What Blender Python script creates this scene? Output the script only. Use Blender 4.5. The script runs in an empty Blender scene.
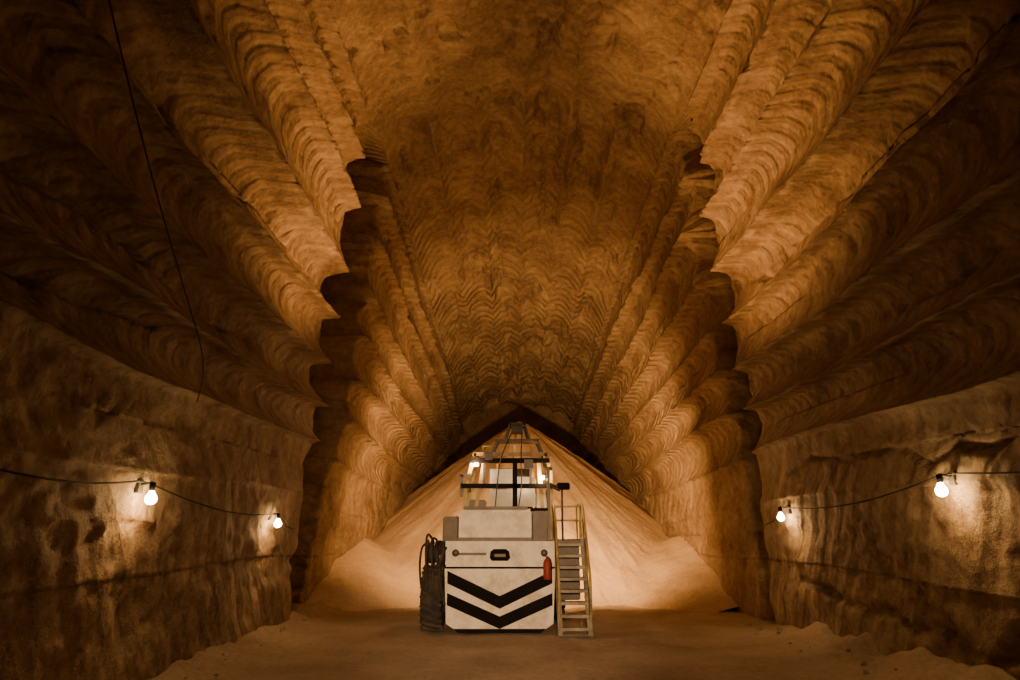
import bpy, bmesh, math, random
import numpy as np
from mathutils import Vector, Matrix
random.seed(7)
scene = bpy.context.scene
COL = scene.collection

# ------------------------------------------------------------------ utils
_tab = np.random.RandomState(3).rand(16, 256, 256)
def vnoise(x, y, seed=0):
    t = _tab[seed % 16]
    xi = np.floor(x).astype(int); yi = np.floor(y).astype(int)
    xf = x - xi; yf = y - yi
    xf = xf*xf*(3-2*xf); yf = yf*yf*(3-2*yf)
    a = t[xi % 256, yi % 256]; b = t[(xi+1) % 256, yi % 256]
    c = t[xi % 256, (yi+1) % 256]; d = t[(xi+1) % 256, (yi+1) % 256]
    return (a*(1-xf)+b*xf)*(1-yf)+(c*(1-xf)+d*xf)*yf*1.0 - 0.5
def fbm(x, y, seed=0, octv=4):
    r = 0; a = 1.0; f = 1.0
    for i in range(octv):
        r = r + a*vnoise(x*f+17.3*i, y*f+9.1*i, seed+i)
        a *= 0.5; f *= 2.03
    return r

def link(ob, parent=None):
    COL.objects.link(ob)
    if parent: ob.parent = parent
    return ob

def mesh_obj(name, verts, faces, mat=None, parent=None, smooth=False):
    me = bpy.data.meshes.new(name)
    me.from_pydata([tuple(v) for v in verts], [], [tuple(f) for f in faces])
    me.update()
    if smooth: me.polygons.foreach_set('use_smooth', [True]*len(me.polygons))
    ob = bpy.data.objects.new(name, me)
    if mat: me.materials.append(mat)
    return link(ob, parent)

# ------------------------------------------------------------------ materials
def new_mat(name):
    m = bpy.data.materials.new(name); m.use_nodes = True
    nt = m.node_tree
    return m, nt, nt.nodes['Principled BSDF']
def N(nt, typ, **kw):
    n = nt.nodes.new(typ)
    for k, v in kw.items():
        if k in n.inputs.keys(): n.inputs[k].default_value = v
        else: setattr(n, k, v)
    return n
def ramp(nt, stops):
    r = nt.nodes.new('ShaderNodeValToRGB')
    e = r.color_ramp.elements
    e[0].position, e[0].color = stops[0][0], (*stops[0][1], 1)
    e[1].position, e[1].color = stops[-1][0], (*stops[-1][1], 1)
    for p, c in stops[1:-1]:
        x = e.new(p); x.color = (*c, 1)
    return r

def rock_material():
    m, nt, b = new_mat('cut_salt_rock'); L = nt.links.new
    uv = N(nt, 'ShaderNodeUVMap', uv_map='cut')
    geo = N(nt, 'ShaderNodeNewGeometry')
    dn = N(nt, 'ShaderNodeTexNoise', Scale=0.7, Detail=1.5)
    L(geo.outputs['Position'], dn.inputs['Vector'])
    sub = N(nt, 'ShaderNodeVectorMath', operation='MULTIPLY_ADD')
    sub.inputs[1].default_value = (0.0, 0.4, 0)
    L(dn.outputs['Color'], sub.inputs[0]); L(uv.outputs['UV'], sub.inputs[2])
    w1 = N(nt, 'ShaderNodeTexWave', wave_type='BANDS', bands_direction='Y', wave_profile='SIN', Scale=0.72, Distortion=0.2, Detail=1.0)
    w2 = N(nt, 'ShaderNodeTexWave', wave_type='BANDS', bands_direction='Y', wave_profile='SIN', Scale=1.9, Distortion=0.2, Detail=1.0)
    L(sub.outputs[0], w1.inputs['Vector']); L(sub.outputs[0], w2.inputs['Vector'])
    n1 = N(nt, 'ShaderNodeTexNoise', Scale=7.0, Detail=6.0, Roughness=0.7)
    n2 = N(nt, 'ShaderNodeTexNoise', Scale=0.45, Detail=3.0)
    for n in (n1, n2): L(geo.outputs['Position'], n.inputs['Vector'])
    n3 = N(nt, 'ShaderNodeTexNoise', Scale=0.9, Detail=5.0, Distortion=0.6); L(geo.outputs['Position'], n3.inputs['Vector'])
    def math_(op, a, bb):
        q = N(nt, 'ShaderNodeMath', operation=op)
        for i, v in enumerate((a, bb)):
            if isinstance(v, (int, float)): q.inputs[i].default_value = v
            else: L(v, q.inputs[i])
        return q.outputs[0]
    mask = math_('MAXIMUM', math_('SUBTRACT', math_('MULTIPLY', n2.outputs['Fac'], 3.4), 0.8), 0.4)
    h = math_('ADD', math_('MULTIPLY', w1.outputs['Fac'], 0.66), math_('MULTIPLY', w2.outputs['Fac'], 0.16))
    h = math_('MULTIPLY', h, mask)
    h = math_('ADD', h, math_('MULTIPLY', n1.outputs['Fac'], 0.95))
    bump = N(nt, 'ShaderNodeBump', Strength=0.95, Distance=0.075)
    L(h, bump.inputs['Height']); L(bump.outputs[0], b.inputs['Normal'])
    mixv = math_('ADD', math_('MULTIPLY', n3.outputs['Fac'], 0.5), math_('MULTIPLY', n1.outputs['Fac'], 0.5))
    mixv = math_('ADD', mixv, math_('MULTIPLY', math_('MULTIPLY', math_('SUBTRACT', w1.outputs['Fac'], 0.5), 0.045), mask))
    cr = ramp(nt, [(0.34, (0.17, 0.115, 0.07)), (0.5, (0.33, 0.245, 0.16)), (0.64, (0.48, 0.38, 0.255))])
    L(mixv, cr.inputs[0]); L(cr.outputs[0], b.inputs['Base Color'])
    b.inputs['Roughness'].default_value = 0.8
    b.inputs['Specular IOR Level'].default_value = 0.2
    return m

def grain_material(name, c1, c2, scale=12, bumpd=0.03, rough=0.9):
    m, nt, b = new_mat(name); L = nt.links.new
    geo = N(nt, 'ShaderNodeNewGeometry')
    n1 = N(nt, 'ShaderNodeTexNoise', Scale=scale, Detail=6.0, Roughness=0.7)
    n2 = N(nt, 'ShaderNodeTexNoise', Scale=0.7, Detail=4.0)
    for n in (n1, n2): L(geo.outputs['Position'], n.inputs['Vector'])
    mx = N(nt, 'ShaderNodeMath', operation='MULTIPLY_ADD'); mx.inputs[1].default_value = 0.5
    L(n1.outputs['Fac'], mx.inputs[0])
    hf = N(nt, 'ShaderNodeMath', operation='MULTIPLY'); hf.inputs[1].default_value = 0.5
    L(n2.outputs['Fac'], hf.inputs[0]); L(hf.outputs[0], mx.inputs[2])
    cr = ramp(nt, [(0.35, c1), (0.62, c2)]); L(mx.outputs[0], cr.inputs[0])
    L(cr.outputs[0], b.inputs['Base Color'])
    bp = N(nt, 'ShaderNodeBump', Strength=0.8, Distance=bumpd)
    L(n1.outputs['Fac'], bp.inputs['Height']); L(bp.outputs[0], b.inputs['Normal'])
    b.inputs['Roughness'].default_value = rough
    b.inputs['Specular IOR Level'].default_value = 0.2
    return m

def paint(name, col, dirt=(0.12, 0.08, 0.05), amt=0.5, rough=0.55, metal=0.0):
    m, nt, b = new_mat(name); L = nt.links.new
    tc = N(nt, 'ShaderNodeTexCoord')
    n1 = N(nt, 'ShaderNodeTexNoise', Scale=3.0, Detail=8.0, Roughness=0.7)
    L(tc.outputs['Object'], n1.inputs['Vector'])
    cr = ramp(nt, [(0.42, col), (0.42+0.5*(1.1-amt), dirt)])
    L(n1.outputs['Fac'], cr.inputs[0]); L(cr.outputs[0], b.inputs['Base Color'])
    b.inputs['Roughness'].default_value = rough; b.inputs['Metallic'].default_value = metal
    return m
def emit(name, col, s):
    m, nt, b = new_mat(name)
    b.inputs['Base Color'].default_value = (*col, 1)
    b.inputs['Emission Color'].default_value = (*col, 1)
    b.inputs['Emission Strength'].default_value = s
    return m

M_rock = rock_material()
M_floor = grain_material('dusty_floor', (0.34, 0.26, 0.18), (0.54, 0.44, 0.32), 9, 0.05)
M_pile = grain_material('crushed_salt', (0.50, 0.37, 0.24), (0.76, 0.61, 0.42), 14, 0.05)
M_cream = paint('cream_paint', (0.90, 0.86, 0.73), (0.46, 0.36, 0.24), 0.4)
M_white = paint('white_panel', (0.85, 0.85, 0.75), (0.6, 0.55, 0.42), 0.3)
M_black = paint('black_paint', (0.005, 0.004, 0.004), (0.012, 0.010, 0.008), 0.3, 0.8)
M_black.node_tree.nodes['Principled BSDF'].inputs['Specular IOR Level'].default_value = 0.15
M_yellow = paint('yellow_paint', (0.50, 0.38, 0.14), (0.20, 0.14, 0.07), 0.6)
M_rail = paint('dusty_grey_rail', (0.36, 0.33, 0.25), (0.16, 0.12, 0.08), 0.6)
M_red = paint('red_paint', (0.30, 0.03, 0.012), (0.12, 0.04, 0.02), 0.4)
M_steel = paint('dark_steel', (0.10, 0.085, 0.07), (0.05, 0.04, 0.03), 0.4, 0.5, 0.5)
M_rubber = paint('rubber', (0.02, 0.018, 0.016), (0.10, 0.075, 0.05), 0.5, 0.85)
M_bulb = emit('bulb_glow', (1.0, 0.66, 0.28), 120)
M_work = emit('work_light_glow', (1.0, 0.75, 0.38), 25)

# ------------------------------------------------------------------ mine drive
nearL = [(-4.9,-.25),(-4.92,1.5),(-4.85,2.9),(-4.62,4.15),(-4.5,5.0),(-4.4,6.1),(-4.25,7.2),(-4.1,8.6),(-4.0,10.35),(-3.95,11.8),(-3.95,13.2)]
nearR = [(5.95,-.25),(5.93,1.4),(5.85,2.7),(5.68,3.9),(5.6,4.9),(5.5,5.9),(5.35,7.1),(5.2,8.5),(5.1,10.1),(4.95,11.6),(4.8,13.2)]
farL = [(-5.3,-.25),(-5.25,1.4),(-5.05,2.6),(-4.7,3.8),(-4.35,4.9),(-4.1,6.1),(-3.95,7.3),(-3.85,8.6),(-3.8,10.2),(-3.75,11.7),(-3.8,13.15)]
farR = [(6.1,-.25),(6.0,1.4),(5.85,2.6),(5.7,3.8),(5.5,4.9),(5.35,6.0),(5.2,7.1),(5.0,8.4),(4.85,10.0),(4.7,11.6),(4.65,13.15)]
stepL = [.02,.02,.16,.36,.50,.35,.60,.35,.5,.35]
stepR = [.02,.02,.16,.36,.48,.30,.56,.42,.56,.38]
def ceil_pts(a, b, rise, n=6):
    out = []
    for i in range(1, n):
        t = i/n
        x = a[0]+(b[0]-a[0])*t; z = a[1]+(b[1]-a[1])*t + rise*math.sin(math.pi*t)**0.8
        out.append((x, z))
    return out
NC = 6
def full(l, r, rise): return l + ceil_pts(l[-1], r[-1], rise, NC) + r[::-1]
NEAR = np.array(full(nearL, nearR, 1.2)); FAR = np.array(full(farL, farR, 1.25))
NLW = len(nearL)-1; NT = NLW*2+NC
K = 28
def profile(Cc, relief=1.0, rb=0.34):
    X = []; Z = []; LB = []; T = []
    for i in range(NT):
        a = Cc[i]; b = Cc[i+1]
        wall_l = i < NLW; wall_r = i >= NLW+NC
        for k in range(K):
            t = k/(K-1)
            if wall_l or wall_r:
                lo, hi = (a, b) if wall_l else (b, a)
                u = t if wall_l else 1-t
                s_ = -1 if wall_l else 1
                H = hi[1]-lo[1]
                step = relief*(stepL[i] if wall_l else stepR[NT-1-i])
                x = lo[0]+(hi[0]-lo[0])*u; z = lo[1]+H*u
                cut = 1 if u < 0.9 else max(0, (1-u)/0.1)
                off = step*(0.75*math.sin(math.pi*u)**0.8 + 0.80*u**1.3*cut)
                X.append(x+s_*off); Z.append(z+0.10*u*cut*relief)
            else:
                x = a[0]+(b[0]-a[0])*t; z = a[1]+(b[1]-a[1])*t
                X.append(x); Z.append(z+rb*math.sin(math.pi*t)**0.85)
            LB.append(i); T.append(t)
    return np.array(X), np.array(Z), np.array(LB), np.array(T)
nx_, nz_, LB, T = profile(NEAR, 1.0, .20); fx_, fz_, _, _ = profile(FAR, .6, .34)
sx_, sz_, _, _ = profile(NEAR, 0.12, .22)
S = np.concatenate([[0], np.cumsum(np.hypot(np.diff(nx_), np.diff(nz_)))])
Y1 = 16.6
left = LB < NLW; right = LB >= NLW+NC; roof = ~(left | right)
slotlen = np.where(left, 1.7, np.where(right, 0.40, 0.10))
slotdep = np.where(left, 1.3, np.where(right, 0.8, 0.0))*np.clip((13.5-nz_)/0.6, 0.0, 1)
sgn = np.where(left, -1.0, np.where(right, 1.0, 0.0))
rows_x = []; rows_y = []; rows_z = []; kind = []
jag = 0.45*fbm(S*0.9, S*0+3.3, 5, 4) * (~roof)
def addrow(x, y, z, k): rows_x.append(x); rows_y.append(y); rows_z.append(z); kind.append(k)
for y in np.arange(-7, Y1-0.01, 0.065):
    f = np.clip((y-(Y1-2.5))/2.5, 0, 1)
    addrow(nx_, y + jag*f, nz_, 0)
yb = Y1 + jag
for q in (0.05, .25, .5, .75, 1.0):
    m_ = min(1, q*2)
    addrow((nx_*(1-m_)+sx_*m_)+sgn*slotdep*q, yb+0.01+q*(0.15*(1-roof)+.01), nz_*(1-m_)+sz_*m_, 1)
for f in np.linspace(.06, 1, 14):
    addrow(sx_+sgn*slotdep, yb+0.18*(1-roof)+slotlen*f+.02, sz_, 1)
y2 = yb+0.18*(1-roof)+slotlen+.02
bx = sx_+sgn*slotdep
for q in np.linspace(.04, .96, 20):
    addrow(bx*(1-q)+fx_*q, y2+0.02+0.25*math.sin(q*math.pi/2)**2*q*(1-roof)+roof*q*1.0, sz_*(1-q)+fz_*q, 1)
YE = 38.0
y3 = y2+0.02+0.25*(1-roof)+roof*1.0
ny = int((YE-18.6)/0.085)
for s_ in np.linspace(0.004, 1, ny):
    e = 0.75*s_+0.25*s_*s_
    kx = 1-0.30*e; kz = 1-0.40*e
    addrow(0.5+(fx_-0.5)*kx, (y3-jag)*(1-s_)+YE*s_ + jag*math.exp(-s_*9), fz_*kz, 2)
GX = np.array(rows_x); GY = np.array(rows_y); GZ = np.array(rows_z); kind = np.array(kind)
R, C = GX.shape
SS = np.tile(S, (R, 1)); LBt = np.tile(LB, (R, 1)); TT = np.tile(T, (R, 1))
ROOF = np.tile(roof, (R, 1))
cx = 0.5
ox = np.where(np.tile(left, (R, 1)), -1.0, np.where(np.tile(right, (R, 1)), 1.0, (GX-cx)*0.12)); oz = np.where(ROOF, 1.0, 0.12)
blend = np.clip((np.tile(nz_, (R, 1))-12.2)/1.0, 0, 1)*(~ROOF)
oz = oz*(1-blend)+0.9*blend
l2 = np.hypot(ox, oz); ox /= l2; oz /= l2
disp = 0.26*fbm(SS*0.35, GY*0.16, 1, 3) + 0.07*fbm(SS*1.3+5, GY*0.7, 4, 4) + 0.03*fbm(SS*6, GY*5.5, 8, 3)
sp = fbm(SS*0.55+40, GY*0.5+11, 9, 5)
disp += 0.30*np.clip((sp-0.26)*9, 0, 1)*np.where(ROOF, 1, 0.25)
sp2 = fbm(SS*0.9+4, GY*0.35+31, 2, 5)
disp += 0.14*np.clip((sp2-0.12)*7, 0, 1)*ROOF
sp3 = fbm(SS*1.6+14, GY*1.1+7, 7, 5)
disp += 0.18*np.clip((sp3-0.34)*14, 0, 1)*ROOF
def crack(lobe, t0, y0, y1, depth=0.24, w=0.05, seed=2):
    global disp
    tc = t0 + 0.30*fbm(GY*0.7+lobe*3.1, GY*0+lobe, seed, 5)
    d = np.abs(TT-tc)
    m = (LBt == lobe)*np.clip(1-d/w, 0, 1)*np.clip((GY-y0)/0.6, 0, 1)*np.clip((y1-GY)/0.6, 0, 1)
    disp = disp + depth*m*(0.6+0.8*vnoise(GY*2, GY*0, 3))
crack(4, .5, 4, 13, .32, .06); crack(6, .45, 6, 16.4, .32, .06); crack(3, .75, 6, 11); crack(8, .5, 9, 16)
o = NLW+NC
for lb, t0, y0, y1 in ((o+3, .5, 5, 16.4), (o+5, .45, 5, 11), (o+7, .6, 7, 15), (o+9, .35, 6, 15), (o+1, .5, 10, 16)):
    crack(lb, t0, y0, y1, .32, .06)
crack(NLW+3, .5, 9, 24, .35, .06, 6); crack(NLW+2, .35, 15, 30, .25, .05, 7); crack(NLW+4, .4, 7, 17, .3, .06, 7)
low = (LBt <= 2) | (LBt >= NT-3)
vw_wall = GY - 0.62*(2*TT-1)**2 + (0.37*LBt*LBt) % 1.0
vv_low = 0.8*GY + 0.45*GZ
vv_roof = GY - 0.075*(GX-0.5)**2 - 0.24*(2*TT-1)**2
vv = np.where(ROOF, vv_roof, np.where(low, vv_low, vw_wall)) + 0.10*fbm(SS*0.8, GY*0.5, 3, 2)
amp = 0.026*(0.2+1.5*np.clip(vnoise(SS*0.5, GY*0.25, 12)+0.4, 0, 1))*np.where(low, .6, 1)
disp += amp*(0.5+0.5*np.sin(vv/1.10*2*np.pi))*(kind != 1)[:, None]
disp += 0.05*low*fbm(GY*2.2, GZ*3.5, 5, 3)
zw = 0.18*fbm(GY*0.22+3, (np.round(LBt+TT))*1.37, 6, 2)
PX = GX + ox*disp; PZ = GZ + oz*disp + zw*np.where(ROOF, 0, 1)
PY = GY + np.where((kind == 1)[:, None], 0.10*fbm(GX*1.2, GZ*1.2, 11, 4)*(1-ROOF), 0)
V = np.stack([PX, PY, PZ], -1).reshape(-1, 3)

def grid_object(name, c0, c1, mat):
    cols = np.arange(c0, c1+1)
    idx = (np.arange(R)[:, None]*C + cols[None, :])
    verts = V[idx.ravel()]
    nc = len(cols)
    a = (np.arange(R-1)[:, None]*nc + np.arange(nc-1)[None, :]).ravel()
    q = np.stack([a, a+1, a+nc+1, a+nc], 1)
    me = bpy.data.meshes.new(name)
    me.vertices.add(len(verts)); me.vertices.foreach_set('co', verts.ravel())
    me.loops.add(q.size); me.loops.foreach_set('vertex_index', q.ravel().astype(np.int32))
    me.polygons.add(len(q)); me.polygons.foreach_set('loop_start', np.arange(0, q.size, 4, dtype=np.int32))
    me.polygons.foreach_set('loop_total', np.full(len(q), 4, dtype=np.int32))
    me.update(calc_edges=True)
    uvl = me.uv_layers.new(name='cut')
    uu = SS[:, cols].ravel(); vw = (vv[:, cols]).ravel()
    uvv = np.stack([uu, vw], 1)[q.ravel()]
    uvl.data.foreach_set('uv', uvv.ravel())
    me.polygons.foreach_set('use_smooth', [True]*len(q))
    me.materials.append(mat); me.validate()
    ob = bpy.data.objects.new(name, me)
    return link(ob)
cA = NLW*K; cB = (NLW+NC)*K
grid_object('wall_left', 0, cA, M_rock)
grid_object('ceiling', cA, cB, M_rock)
grid_object('wall_right', cB, C-1, M_rock)
last = V[(R-1)*C:(R-1)*C+C]
ev = [tuple(p) for p in last[::4]]; n = len(ev)
ev2 = [(0.5+(p[0]-0.5)*0.6, p[1]+2.0, 3+(p[2]-3)*0.6) for p in ev]
ev3 = [(0.5, ev[0][1]+2.6, 3)]
fc = [(i, i+1, n+i+1, n+i) for i in range(n-1)] + [(n+i, n+i+1, 2*n) for i in range(n-1)] + [(n-1, 0, n, 2*n-1), (2*n-1, n, 2*n)]
mesh_obj('wall_back', ev+ev2+ev3, fc, M_rock, smooth=True)
rear = V[0:C][::4]
ev = [tuple(p) for p in rear]; n = len(ev)
mesh_obj('wall_front', ev+[(0.5, -7.3, 5)], [(i+1, i, n) for i in range(n-1)]+[(0, n-1, n)], M_rock)

def wall_x(side, z, y):
    cols = np.where(left if side < 0 else right)[0]
    r = int(np.argmin(np.abs(PY[:, cols[len(cols)//2]]-y)))
    c = cols[int(np.argmin(np.abs(PZ[r, cols]-z)))]
    return float(PX[r, c])

def height_obj(name, x0, x1, y0, y1, nxx, nyy, fn, mat, keep=None):
    xs = np.linspace(x0, x1, nxx); yy = np.linspace(y0, y1, nyy)
    X, Y = np.meshgrid(xs, yy); Z = fn(X, Y)
    v = np.stack([X, Y, Z], -1).reshape(-1, 3)
    a = (np.arange(nyy-1)[:, None]*nxx+np.arange(nxx-1)[None, :]).ravel()
    f = np.stack([a, a+1, a+nxx+1, a+nxx], 1)
    if keep is not None:
        k = keep(X, Y, Z).ravel()
        f = f[k[f].any(axis=1)]
        used = np.unique(f); mp = -np.ones(len(v), int); mp[used] = np.arange(len(used))
        v = v[used]; f = mp[f]
    return mesh_obj(name, v.tolist(), f.tolist(), mat, smooth=True)
def floor_z(X, Y):
    z = 0.05*fbm(X*0.8, Y*0.5, 2, 4) + 0.012*fbm(X*5, Y*4, 6, 3)
    for tx_ in (-1.7, 1.5):
        z = z - 0.03*np.exp(-((X-tx_+0.2*np.sin(Y*0.3))/0.25)**2)
    rgt = np.clip((X-(4.5+0.09*(Y-9)))/1.3, 0, 1)*np.clip((17-Y)/3, 0, 1)
    lft = np.clip((-X-4.0)/1.0, 0, 1)
    z = z + 0.35*rgt**1.3*(1+fbm(X*2, Y*1.2, 3, 3)) + 0.2*lft**1.5*(1+fbm(X*2, Y*1.2, 5, 3))
    return z
height_obj('floor', -7.4, 8.0, -7.2, 41, 240, 640, floor_z, M_floor)

# ------------------------------------------------------------------ pile
def smax(a, b, k=0.35):
    h = np.clip(0.5+0.5*(a-b)/k, 0, 1)
    return b*(1-h)+a*h+k*h*(1-h)
def pile_z(X, Y):
    dx = X-0.42; dy = Y-29.8
    ang = np.arctan2(dy, dx)
    d = np.sqrt(dx*dx+np.where(dy > 0, (dy*0.8)**2, dy*dy)+0.04)
    z = 6.70 - 0.705*d
    z = z + 0.18*fbm(ang*9, d*0.15, 4, 4)*np.clip(d/2, 0, 1) + 0.05*fbm(X*3, Y*3, 7, 3)
    for (cx_, cy_, h, k) in ((-5.8, 23.6, 2.4, .58), (6.9, 24.0, 2.6, .58)):
        d2 = np.sqrt((X-cx_)**2+((Y-cy_)*0.85)**2+0.1)
        z = smax(z, h-k*d2 + 0.12*fbm(X*1.5, Y*1.5, 9, 4), .3)
    return smax(z, floor_z(X, Y)-0.11, .30)
def pile_keep(X, Y, Z):
    lim_l = -6.2+0.10*(Y-18); lim_r = 7.2-0.11*(Y-18)
    return (Z > floor_z(X, Y)-0.05) & (X > lim_l) & (X < lim_r)
height_obj('salt_pile', -6.5, 7.4, 19.0, 36.5, 280, 390, pile_z, M_pile, pile_keep)

# ------------------------------------------------------------------ few loose stones at wall feet
bm = bmesh.new()
for i in range(50):
    side = random.random()
    y = random.uniform(7, 17)
    if side < 0.5: x = -4.75+abs(random.gauss(0, .15))
    else: x = 5.6-abs(random.gauss(0, .3))
    s = random.uniform(.01, .035)*(1.8 if random.random() < .2 else 1)
    z = float(floor_z(np.array([x]), np.array([y]))[0])
    r = bmesh.ops.create_icosphere(bm, subdivisions=1, radius=s, matrix=Matrix.Translation((x, y, z+s*.3)) @ Matrix.Rotation(random.random()*3, 4, 'Z'))
    for v in r['verts']: v.co += Vector((random.uniform(-1, 1), random.uniform(-1, 1), random.uniform(-1, 1)))*s*.35
me = bpy.data.meshes.new('rubble'); bm.to_mesh(me); bm.free(); me.materials.append(M_floor)
link(bpy.data.objects.new('rock_rubble', me))

# ------------------------------------------------------------------ part builders
def box(name, lo, hi, mat, parent, bev=0.02, taper=None):
    bm = bmesh.new()
    c = [(a+b)/2 for a, b in zip(lo, hi)]; s = [abs(b-a) for a, b in zip(lo, hi)]
    bmesh.ops.create_cube(bm, size=1, matrix=Matrix.Translation(c) @ Matrix.Diagonal((*s, 1)))
    if taper:
        for v in bm.verts:
            if v.co.z < c[2]: v.co.x = c[0]+(v.co.x-c[0])*taper
    if bev: bmesh.ops.bevel(bm, geom=bm.edges[:], offset=min(bev, min(s)*.4), segments=2, affect='EDGES')
    me = bpy.data.meshes.new(name); bm.to_mesh(me); bm.free(); me.materials.append(mat)
    return link(bpy.data.objects.new(name, me), parent)
def beams(name, segs, r, mat, parent, sides=10, square=False):
    bm = bmesh.new()
    for a, b in segs:
        a = Vector(a); b = Vector(b); d = b-a
        q = d.to_track_quat('Z', 'Y').to_matrix().to_4x4()
        mt = Matrix.Translation((a+b)/2) @ q
        if square: bmesh.ops.create_cube(bm, size=1, matrix=mt @ Matrix.Diagonal((2*r, 2*r, d.length+r, 1)))
        else: bmesh.ops.create_cone(bm, cap_ends=True, segments=sides, radius1=r, radius2=r, depth=d.length, matrix=mt)
    me = bpy.data.meshes.new(name); bm.to_mesh(me); bm.free(); me.materials.append(mat)
    return link(bpy.data.objects.new(name, me), parent)
def tube(name, pts, r, mat, parent=None, closed=False):
    cu = bpy.data.curves.new(name, 'CURVE'); cu.dimensions = '3D'; cu.bevel_depth = r; cu.bevel_resolution = 3; cu.resolution_u = 8
    sp = cu.splines.new('NURBS'); sp.points.add(len(pts)-1)
    for p, c in zip(sp.points, pts): p.co = (*c, 1)
    sp.order_u = 3; sp.use_endpoint_u = True; sp.use_cyclic_u = closed
    cu.materials.append(mat)
    return link(bpy.data.objects.new(name, cu), parent)
def lathe(name, prof, mat, parent, origin, axis='Z', seg=24):
    vs = []; fs = []
    n = len(prof)
    for j in range(seg):
        a = 2*math.pi*j/seg
        for r, h in prof:
            p = (r*math.cos(a), r*math.sin(a), h)
            if axis == 'X': p = (p[2], p[0], p[1])
            if axis == 'Y': p = (p[0], p[2], p[1])
            vs.append((p[0]+origin[0], p[1]+origin[1], p[2]+origin[2]))
    for j in range(seg):
        k = (j+1) % seg
        for i in range(n-1): fs.append((j*n+i, k*n+i, k*n+i+1, j*n+i+1))
    return mesh_obj(name, vs, fs, mat, parent, True)

def empty(name):
    e = bpy.data.objects.new(name, None); e.empty_display_size = .3
    return link(e)

# ------------------------------------------------------------------ machine
mm = empty('mining_loader')
F = 15.2
XL, XR = -1.38, .95
xc = (XL+XR)/2
box('chassis', (XL+.12, F+.06, .45), (XR-.12, 20.0, 1.78), M_steel, mm, .03)
def plate(name, poly, y0, y1, mat):
    n = len(poly)
    v = [(x, y0, z) for x, z in poly]+[(x, y1, z) for x, z in poly]
    f = [tuple(range(n)), tuple(range(2*n-1, n-1, -1))]+[(i, i+n, (i+1) % n+n, (i+1) % n) for i in range(n)]
    return mesh_obj(name, v, f, mat, mm)
plate('front_plate', [(XL, 1.22), (XL+.05, .22), (XL+.2, .12), (XR-.2, .12), (XR-.05, .22), (XR, 1.22), (XR, 1.30), (XL, 1.30)], F-.05, F+.08, M_cream)
plate('front_hood', [(XL+.02, 1.34), (XR-.0, 1.34), (XR, 1.86), (XL, 1.86)], F+.0, F+.7, M_cream)
box('hood_seam', (XL+.02, F+.03, 1.29), (XR-.02, F+.3, 1.35), M_black, mm, .0)
def chev(name, zl, zc, th, mat):
    y = F-.062
    plate(name+'_a', [(XL+.06, zl), (XL+.06, zl-th), (xc, zc-th), (xc, zc)], y, F-.048, mat)
    plate(name+'_b', [(xc, zc), (xc, zc-th), (XR-.06, zl-th), (XR-.06, zl)], y, F-.048, mat)
chev('chevron_upper', 1.26, .76, .25, M_black)
chev('chevron_lower', .82, .36, .24, M_black)
plate('front_foot', [(XL+.2, .13), (XR-.2, .13), (XR-.3, .04), (XL+.3, .04)], F-.04, F+.5, M_black)
plate('badge', [(xc-.22, 1.52), (xc-.17, 1.46), (xc+.17, 1.46), (xc+.22, 1.52), (xc+.2, 1.65), (xc+.13, 1.70), (xc-.13, 1.70), (xc-.2, 1.65)], F-.03, F+.01, M_black)
plate('badge_face', [(xc-.12, 1.54), (xc+.12, 1.54), (xc+.12, 1.60), (xc-.12, 1.60)], F-.036, F-.028, M_steel)
beams('name_strip', [((xc-.95, F-.01, 1.6), (xc-.3, F-.01, 1.6))], .025, M_steel, mm, square=True)
box('engine_housing', (-1.14, F+.45, 1.86), (.47, F+2.2, 2.52), M_cream, mm, .05)
box('housing_top', (-1.05, F+.5, 2.52), (.40, F+2.1, 2.60), M_steel, mm, .02)
box('housing_band', (-1.16, F+.43, 1.86), (.49, F+.6, 1.93), M_steel, mm, .01)
box('side_box_left', (-1.5, F+.5, 1.80), (-1.17, F+1.4, 2.38), M_steel, mm, .03)
box('side_box_right', (.50, F+.35, 1.84), (.82, F+1.3, 2.50), M_steel, mm, .03)
box('side_box_lid', (.48, F+.3, 2.50), (.84, F+1.35, 2.56), M_black, mm, .01)
box('rear_deck', (XL, F+.7, 1.74), (XR, 20.0, 1.84), M_steel, mm, .02)
for i, x in enumerate((XL+.22, XR-.22)):
    lathe('head_lamp_%d' % i, [(0, -.02), (.06, -.02), (.075, 0), (.075, .06), (0, .06)], M_steel, mm, (x, F-.05, 1.62), 'Y')
def tyre(i, x, y, r=.62, w=.42):
    lathe('tyre_%d' % i, [(r*.5, -w/2), (r*.85, -w/2), (r*.97, -w*.4), (r, -w*.25), (r, w*.25), (r*.97, w*.4), (r*.85, w/2), (r*.5, w/2)], M_rubber, mm, (x, y, r+.0), 'X', 40)
    lathe('wheel_hub_%d' % i, [(0, -.15), (r*.35, -.15), (r*.52, -w*.35), (r*.52, w*.35), (r*.35, .15), (0, .15)], M_yellow, mm, (x, y, r), 'X', 24)
    segs = []
    for j in range(22):
        a = 2*math.pi*j/22
        for sg in (-1, 1):
            a2 = a+.14*sg
            segs.append(((x, y+math.cos(a)*r*1.0, r+math.sin(a)*r), (x+sg*w*.46, y+math.cos(a2)*r*.98, r+math.sin(a2)*r*.98)))
    beams('tread_%d' % i, segs, .03, M_rubber, mm, square=True)
tyre(0, -1.67, 15.85, .66, .46)
for i, (x, y) in enumerate(((1.08, 17.6), (-1.62, 19.2), (1.08, 19.2))): tyre(i+1, x, y, .58, .44)
rx, ry, rz = -1.63, 15.8, 1.60
lathe('reel_flange_outer', [(0, -.02), (.26, -.02), (.29, 0), (.26, .02), (0, .02)], M_steel, mm, (rx-.19, ry, rz), 'X', 36)
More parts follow.
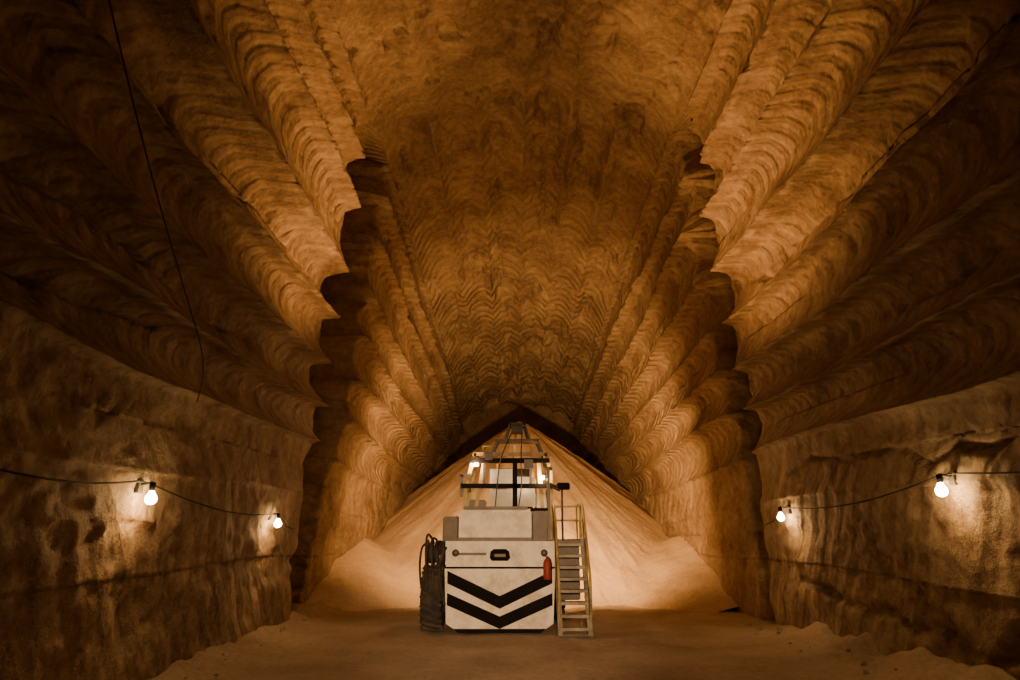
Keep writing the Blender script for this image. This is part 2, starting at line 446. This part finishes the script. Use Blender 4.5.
lathe('reel_flange_inner', [(0, -.02), (.26, -.02), (.29, 0), (.26, .02), (0, .02)], M_steel, mm, (rx+.17, ry, rz), 'X', 36)
pts = []
for i in range(0, 160):
    a = i*.33; rr = .20+.03*math.sin(i*.05); pts.append((rx-.14+.28*(0.5+.5*math.sin(i*.04)), ry+rr*math.cos(a), rz+rr*math.sin(a)))
tube('reel_cable', pts, .03, M_rubber, mm)
beams('reel_bracket', [((rx-.2, ry, rz), (XL+.1, ry, rz)), ((XL, ry, rz), (XL+.1, ry, 1.8))], .05, M_steel, mm, square=True)
for i in range(4):
    x = -1.88+.11*i
    zt_ = 1.66+.09*((i*7) % 4)
    tube('hose_%d' % i, [(x+.05, 16.1, 1.80), (x-.03, 15.6, zt_+.15), (x-.04+.04*((i*3) % 3), 15.2, zt_-.1), (x-.02+.03*i, 15.12, 1.15), (x+.06, 15.12, .75-.08*i), (x+.16, 15.14, .85)], .024, M_rubber, mm)
tube('hose_loop', [(-1.3, 15.3, 1.8), (-1.45, 15.1, 1.65), (-1.5, 15.05, 1.2), (-1.42, 15.08, .8), (-1.36, 15.1, .6)], .028, M_rubber, mm)
# gantry frame over the deck
G0, G1 = 16.75, 18.2
gl, gr = -1.06, .98
seg = []
for y in (G0, G1):
    seg += [((gl, y, 1.84), (gl, y, 3.1)), ((gl, y, 3.1), (gl+.20, y, 3.86)), ((gr, y, 1.84), (gr, y, 3.5)), ((gr, y, 3.5), (gr-.1, y, 3.86)), ((gl+.20, y, 3.86), (gr-.1, y, 3.86))]
seg += [((gl+.20, G0, 3.86), (gl+.20, G1, 3.86)), ((gr-.1, G0, 3.86), (gr-.1, G1, 3.86)), ((gl, G0, 3.1), (gl, G1, 3.1)), ((gr, G0, 3.1), (gr, G1, 3.1)), ((gl+.25, G0, 2.6), (gl+.45, G0, 3.8)), ((gr-.2, G0, 2.6), (gr-.3, G0, 3.8))]
beams('gantry_frame', seg, .045, M_yellow, mm, square=True)
beams('gantry_crossbeam', [((gl-.1, G0-.05, 3.10), (gr+.02, G0-.05, 3.10)), ((gl+.1, G0-.04, 3.70), (gr-.05, G0-.04, 3.70)), ((.12, G0-.05, 2.6), (.12, G0-.05, 3.7))], .055, M_black, mm, square=True)
beams('gantry_equipment', [((gl-.1, G0-.05, 2.85), (gl-.1, G0-.05, 3.35)), ((gl-.16, G0-.05, 3.35), (gl+.1, G0-.05, 3.35)), ((.5, G0-.05, 3.1), (.5, G0-.05, 3.7)), ((gr-.02, G0-.1, 3.1), (gr+.2, G0-.1, 3.0)), ((-.62, G0-.05, 3.1), (-.62, G0-.05, 3.86))], .032, M_steel, mm, square=True)
box('gantry_junction_box', (.34, G0-.2, 3.50), (.56, G0-.08, 3.72), M_steel, mm, .01)
box('gantry_junction_box_small', (-.6, G0-.2, 3.72), (-.42, G0-.08, 3.9), M_steel, mm, .01)
segm = []
for y in (G0+.1, G0+.7):
    segm += [((-.45, y, 3.86), (-.30, y, 4.22)), ((.82, y, 3.86), (.66, y, 4.22)), ((-.30, y, 4.22), (.66, y, 4.22)), ((-.12, y, 4.22), (.0, y, 4.62)), ((.48, y, 4.22), (.36, y, 4.62)), ((.0, y, 4.62), (.36, y, 4.62))]
beams('mast_legs', segm, .028, M_steel, mm, square=True)
ap = (.17, G0+.4, 4.60)
box('mast_head', (.03, G0+.2, 4.42), (.32, G0+.6, 4.66), M_steel, mm, .02)
box('mast_platform', (-.36, G0+.0, 4.20), (.72, G0+.8, 4.24), M_steel, mm, .01)
beams('mast_rail', [((-.66, G0, 3.86), (-.66, G0, 4.06)), ((-.66, G0, 4.06), (-.36, G0, 4.06))], .018, M_yellow, mm)
def slab(name, x0, x1, y0, z0, y1, z1, th, mat):
    v = [(x0, y0, z0), (x1, y0, z0), (x1, y1, z1), (x0, y1, z1)]
    v += [(a, b+th, c) for a, b, c in v]
    return mesh_obj(name, v, [(0, 1, 2, 3), (7, 6, 5, 4), (0, 4, 5, 1), (1, 5, 6, 2), (2, 6, 7, 3), (3, 7, 4, 0)], mat, mm)
slab('panel_left', -.50, .06, G0+.15, 2.62, G0+.55, 3.55, .04, M_white)
slab('panel_right', .18, .62, G0+.15, 2.62, G0+.45, 3.35, .04, M_white)
box('valve_bank', (-.98, G0+.0, 2.4), (-.58, G0+.4, 2.78), M_steel, mm, .03)
box('hydraulic_tank', (.64, G0+.0, 2.1), (.94, G0+.8, 2.9), M_cream, mm, .03)
slab('conveyor_belt', -.35, .6, G1, 2.6, 21.6, 3.9, .12, M_rubber)
beams('conveyor_truss', [((x, G1, 2.65), (x, 21.6, 3.95)) for x in (-.42, .67)]+[((x, G1, 3.0), (x, 21.5, 4.25)) for x in (-.42, .67)]+[((x, G1+.6*i, 2.65+.23*i), (x, G1+.6*i+.3, 3.08+.23*i)) for x in (-.42, .67) for i in range(6)], .03, M_yellow, mm, square=True)
beams('conveyor_stays', [((.1, 21.2, 4.2), ap), ((-.4, 19.9, 3.1), (-.4, 19.9, 1.8)), ((.65, 19.9, 3.1), (.65, 19.9, 1.8))], .03, M_steel, mm)
tube('mast_cable', [(.05, G0, 4.4), (-.2, G0-.1, 3.9), (-.3, G0-.1, 3.3), (-.35, G0-.1, 2.6)], .014, M_rubber, mm)
tube('mast_cable_b', [(.3, G0, 4.4), (.25, G0-.1, 3.7), (.3, G0-.1, 3.1), (.2, G0-.1, 2.6)], .014, M_rubber, mm)
# access stair right side
sx0, sx1 = 1.03, 1.64
yb0, yb1 = 14.95, 16.05; zt = 1.86
beams('stair_stringers', [((x, yb0, .02), (x, yb1, zt)) for x in (sx0, sx1)], .05, M_rail, mm, square=True)
for i in range(8):
    t = (i+.6)/8
    y = yb0+(yb1-yb0)*t; z = zt*t
    box('tread_step_%d' % i, (sx0, y-.13, z-.03), (sx1, y+.13, z+.03), M_rail, mm, .008)
beams('stair_foot', [((sx0-.02, yb0, .03), (sx1+.02, yb0, .03))], .03, M_steel, mm, square=True)
box('stair_landing', (.96, yb1-.05, 1.80), (1.72, 17.6, 1.86), M_steel, mm, .01)
box('stair_side_tank', (1.0, yb1+.35, .55), (1.6, 17.0, 1.75), M_steel, mm, .03)
rails = []
for x in (sx0-.02, sx1+.02):
    rails.append([(x, yb0, .35), (x, yb0-.12, .95), (x, yb0-.02, 1.25), (x, yb1-.15, 2.50), (x, yb1+.1, 2.66), (x, yb1+.5, 2.66), (x, yb1+.6, 2.5), (x, yb1+.6, 1.86)])
for i, p in enumerate(rails): tube('handrail_%d' % i, p, .03, M_yellow, mm)
beams('rail_posts', [((x, yb0+.55, .93), (x, yb0+.55, 1.85)) for x in (sx0-.02, sx1+.02)]+[((x, yb1, 1.86), (x, yb1, 2.62)) for x in (sx0-.02, sx1+.02)]+[((sx1+.02, yb1, 2.3), (sx1+.02, 17.5, 2.3)), ((sx1+.02, yb1+.5, 2.66), (sx1+.02, 17.5, 2.66)), ((sx1+.02, 17.5, 2.66), (sx1+.02, 17.5, 1.86)), ((sx0, yb1+.6, 2.3), (sx1, yb1+.6, 2.3)), ((sx0, yb1+.6, 2.62), (sx1, yb1+.6, 2.62))], .022, M_yellow, mm)
beams('lamp_post', [((1.2, 16.1, 1.86), (1.2, 16.1, 3.05))], .025, M_steel, mm)
box('control_box', (1.08, 16.0, 2.98), (1.38, 16.2, 3.14), M_black, mm, .02)
beams('side_column', [((.88, 15.9, 1.8), (.88, 15.9, 3.45)), ((.88, 15.9, 3.1), (1.2, 16.1, 3.0)), ((.88, 15.9, 3.45), (gr, G0, 3.5))], .035, M_steel, mm, square=True)
lathe('extinguisher_body', [(0, 0), (.07, .01), (.08, .04), (.08, .34), (.06, .40), (.025, .43), (.025, .48), (0, .48)], M_red, mm, (.78, F-.14, 1.08), 'Z')
tube('extinguisher_hose', [(.78, F-.14, 1.55), (.86, F-.16, 1.52), (.88, F-.16, 1.35), (.87, F-.15, 1.2)], .012, M_black, mm)
WL = [(-.84, G0-.02, 3.62), (.76, G0-.02, 3.30)]
for i, (x, y, z) in enumerate(WL):
    box('work_lamp_%d' % i, (x-.09, y+.0, z-.06), (x+.09, y+.06, z+.06), M_steel, mm, .01)
    box('work_lamp_glass_%d' % i, (x-.07, y-.02, z-.045), (x+.07, y+.0, z+.045), M_work, mm, .005)

# ------------------------------------------------------------------ wall lamps + cables
WARM = (1.0, 0.45, 0.14)
def point(name, loc, e, r, parent=None, col=WARM):
    l = bpy.data.lights.new(name, 'POINT'); l.energy = e; l.shadow_soft_size = r; l.color = col
    o = bpy.data.objects.new(name, l); o.location = loc
    return link(o, parent)
def spot(name, loc, target, e, ang, blend, r, parent=None, col=WARM):
    l = bpy.data.lights.new(name, 'SPOT'); l.energy = e; l.spot_size = math.radians(ang); l.spot_blend = blend; l.shadow_soft_size = r; l.color = col
    o = bpy.data.objects.new(name, l); o.location = loc
    o.rotation_euler = (Vector(target)-Vector(loc)).to_track_quat('-Z', 'Y').to_euler()
    return link(o, parent)
lampdefs = [(-1, 2.58, 9.15, 13), (-1, 2.27, 14.5, 10), (1, 2.68, 9.1, 13), (1, 2.40, 14.6, 9)]
for i, (sd, z, y, e) in enumerate(lampdefs):
    wx = wall_x(sd, z, y)
    x = wx - sd*.20
    p = empty('wall_lamp')
    box('lamp_backplate', (min(wx+sd*.1, wx-sd*.05), y-.07, z+.02), (max(wx+sd*.1, wx-sd*.05), y+.07, z+.2), M_steel, p, .01)
    beams('lamp_arm', [((wx, y, z+.12), (x, y, z+.16))], .018, M_steel, p)
    lathe('lamp_socket', [(0, .16), (.035, .16), (.04, .12), (.032, .05), (0, .05)], M_black, p, (x, y, z), 'Z', 16)
    lathe('lamp_bulb', [(.0, .06), (.028, .055), (.04, .02), (.066, -.02), (.074, -.055), (.062, -.095), (.032, -.12), (0, -.127)], M_bulb, p, (x, y, z), 'Z', 20)
    point('lamp_light', (x-sd*.02, y, z-.18), e, .04, p)
def wall_cable(name, sd, knots, r=.012):
    pts = []
    for (y0, z0), (y1, z1) in zip(knots[:-1], knots[1:]):
        n = 8; L_ = abs(y1-y0)
        for i in range(n):
            t = i/n; y = y0+(y1-y0)*t; z = z0+(z1-z0)*t-0.03*L_*4*t*(1-t)
            pts.append((wall_x(sd, z, y)-sd*(.06+.02*math.sin(i)), y, z))
    y, z = knots[-1]; pts.append((wall_x(sd, z, y)-sd*.06, y, z))
    xs = [p[0] for p in pts]
    sm = []
    for i, p in enumerate(pts):
        w = xs[max(0, i-1):i+2]
        sm.append((max(w) if sd < 0 else min(w), p[1], p[2]))
    return tube(name, sm, r, M_rubber)
wall_cable('power_cable', -1, [(-4, 3.2), (2, 2.9), (6.2, 2.72), (9.1, 2.76), (14.5, 2.42), (16.0, 2.1)])
wall_cable('power_cable', 1, [(-4, 3.2), (3, 3.0), (9.1, 2.86), (14.6, 2.55), (16.0, 2.2)])
tube('hanging_cable', [(-4.3, 5.0, 8.3), (-4.1, 5.4, 7.9), (-4.0, 5.6, 7.3), (-4.12, 7.0, 6.1), (-4.3, 8.6, 5.1), (-4.45, 9.8, 4.4), (-4.75, 10.2, 4.0)], .010, M_rubber)

# ------------------------------------------------------------------ lights
WHT = (1.0, 0.62, 0.33)
point('work_light_a', (WL[0][0], WL[0][1]-.12, WL[0][2]-.02), 60, .08, mm, WHT)
point('work_light_b', (WL[1][0], WL[1][1]-.12, WL[1][2]-.02), 60, .08, mm, WHT)
spot('pile_floodlight_a', (-.85, 18.4, 3.2), (-1.0, 27, 3.0), 1900, 150, .8, .12, mm, (1.0, .49, .17))
spot('pile_floodlight_b', (1.05, 18.4, 3.2), (1.7, 27, 3.0), 3100, 150, .8, .12, mm, (1.0, .49, .17))
spot('far_roof_fill', (-.85, 18.5, 3.6), (.4, 21, 13), 500, 105, .9, .2, mm)  # added fill to lift the dark far ceiling, not a lamp of the loader
spot('roof_fill', (.15, 16.6, 4.85), (.4, 14.0, 14), 420, 120, .9, .12, mm)  # upward fill added above the mast, has no fixture
spot('upper_wall_fill_a', (-.1, 16.5, 4.8), (-4.7, 13.0, 11.3), 2800, 78, 1.0, .1, mm)  # added fill to brighten the upper left wall, no real lamp here
spot('upper_wall_fill_b', (.45, 16.5, 4.8), (5.6, 13.0, 11.0), 3700, 78, 1.0, .1, mm)  # same added fill for the upper right wall
spot('entry_floodlight', (.3, -5.5, 3.4), (-.1, 15, 1.3), 12500, 21, .9, .2, None, WHT)

w = bpy.data.worlds.new('mine_dark'); scene.world = w; w.use_nodes = True
w.node_tree.nodes['Background'].inputs[0].default_value = (0.02, 0.012, 0.005, 1)
w.node_tree.nodes['Background'].inputs[1].default_value = 0.2

# ------------------------------------------------------------------ camera
cd = bpy.data.cameras.new('camera'); cam = bpy.data.objects.new('camera', cd); link(cam)
cd.sensor_width = 36; cd.lens = 24
cam.location = (0, 0, 2.2); cam.rotation_euler = (math.radians(90+15.2), 0, 0)
scene.camera = cam
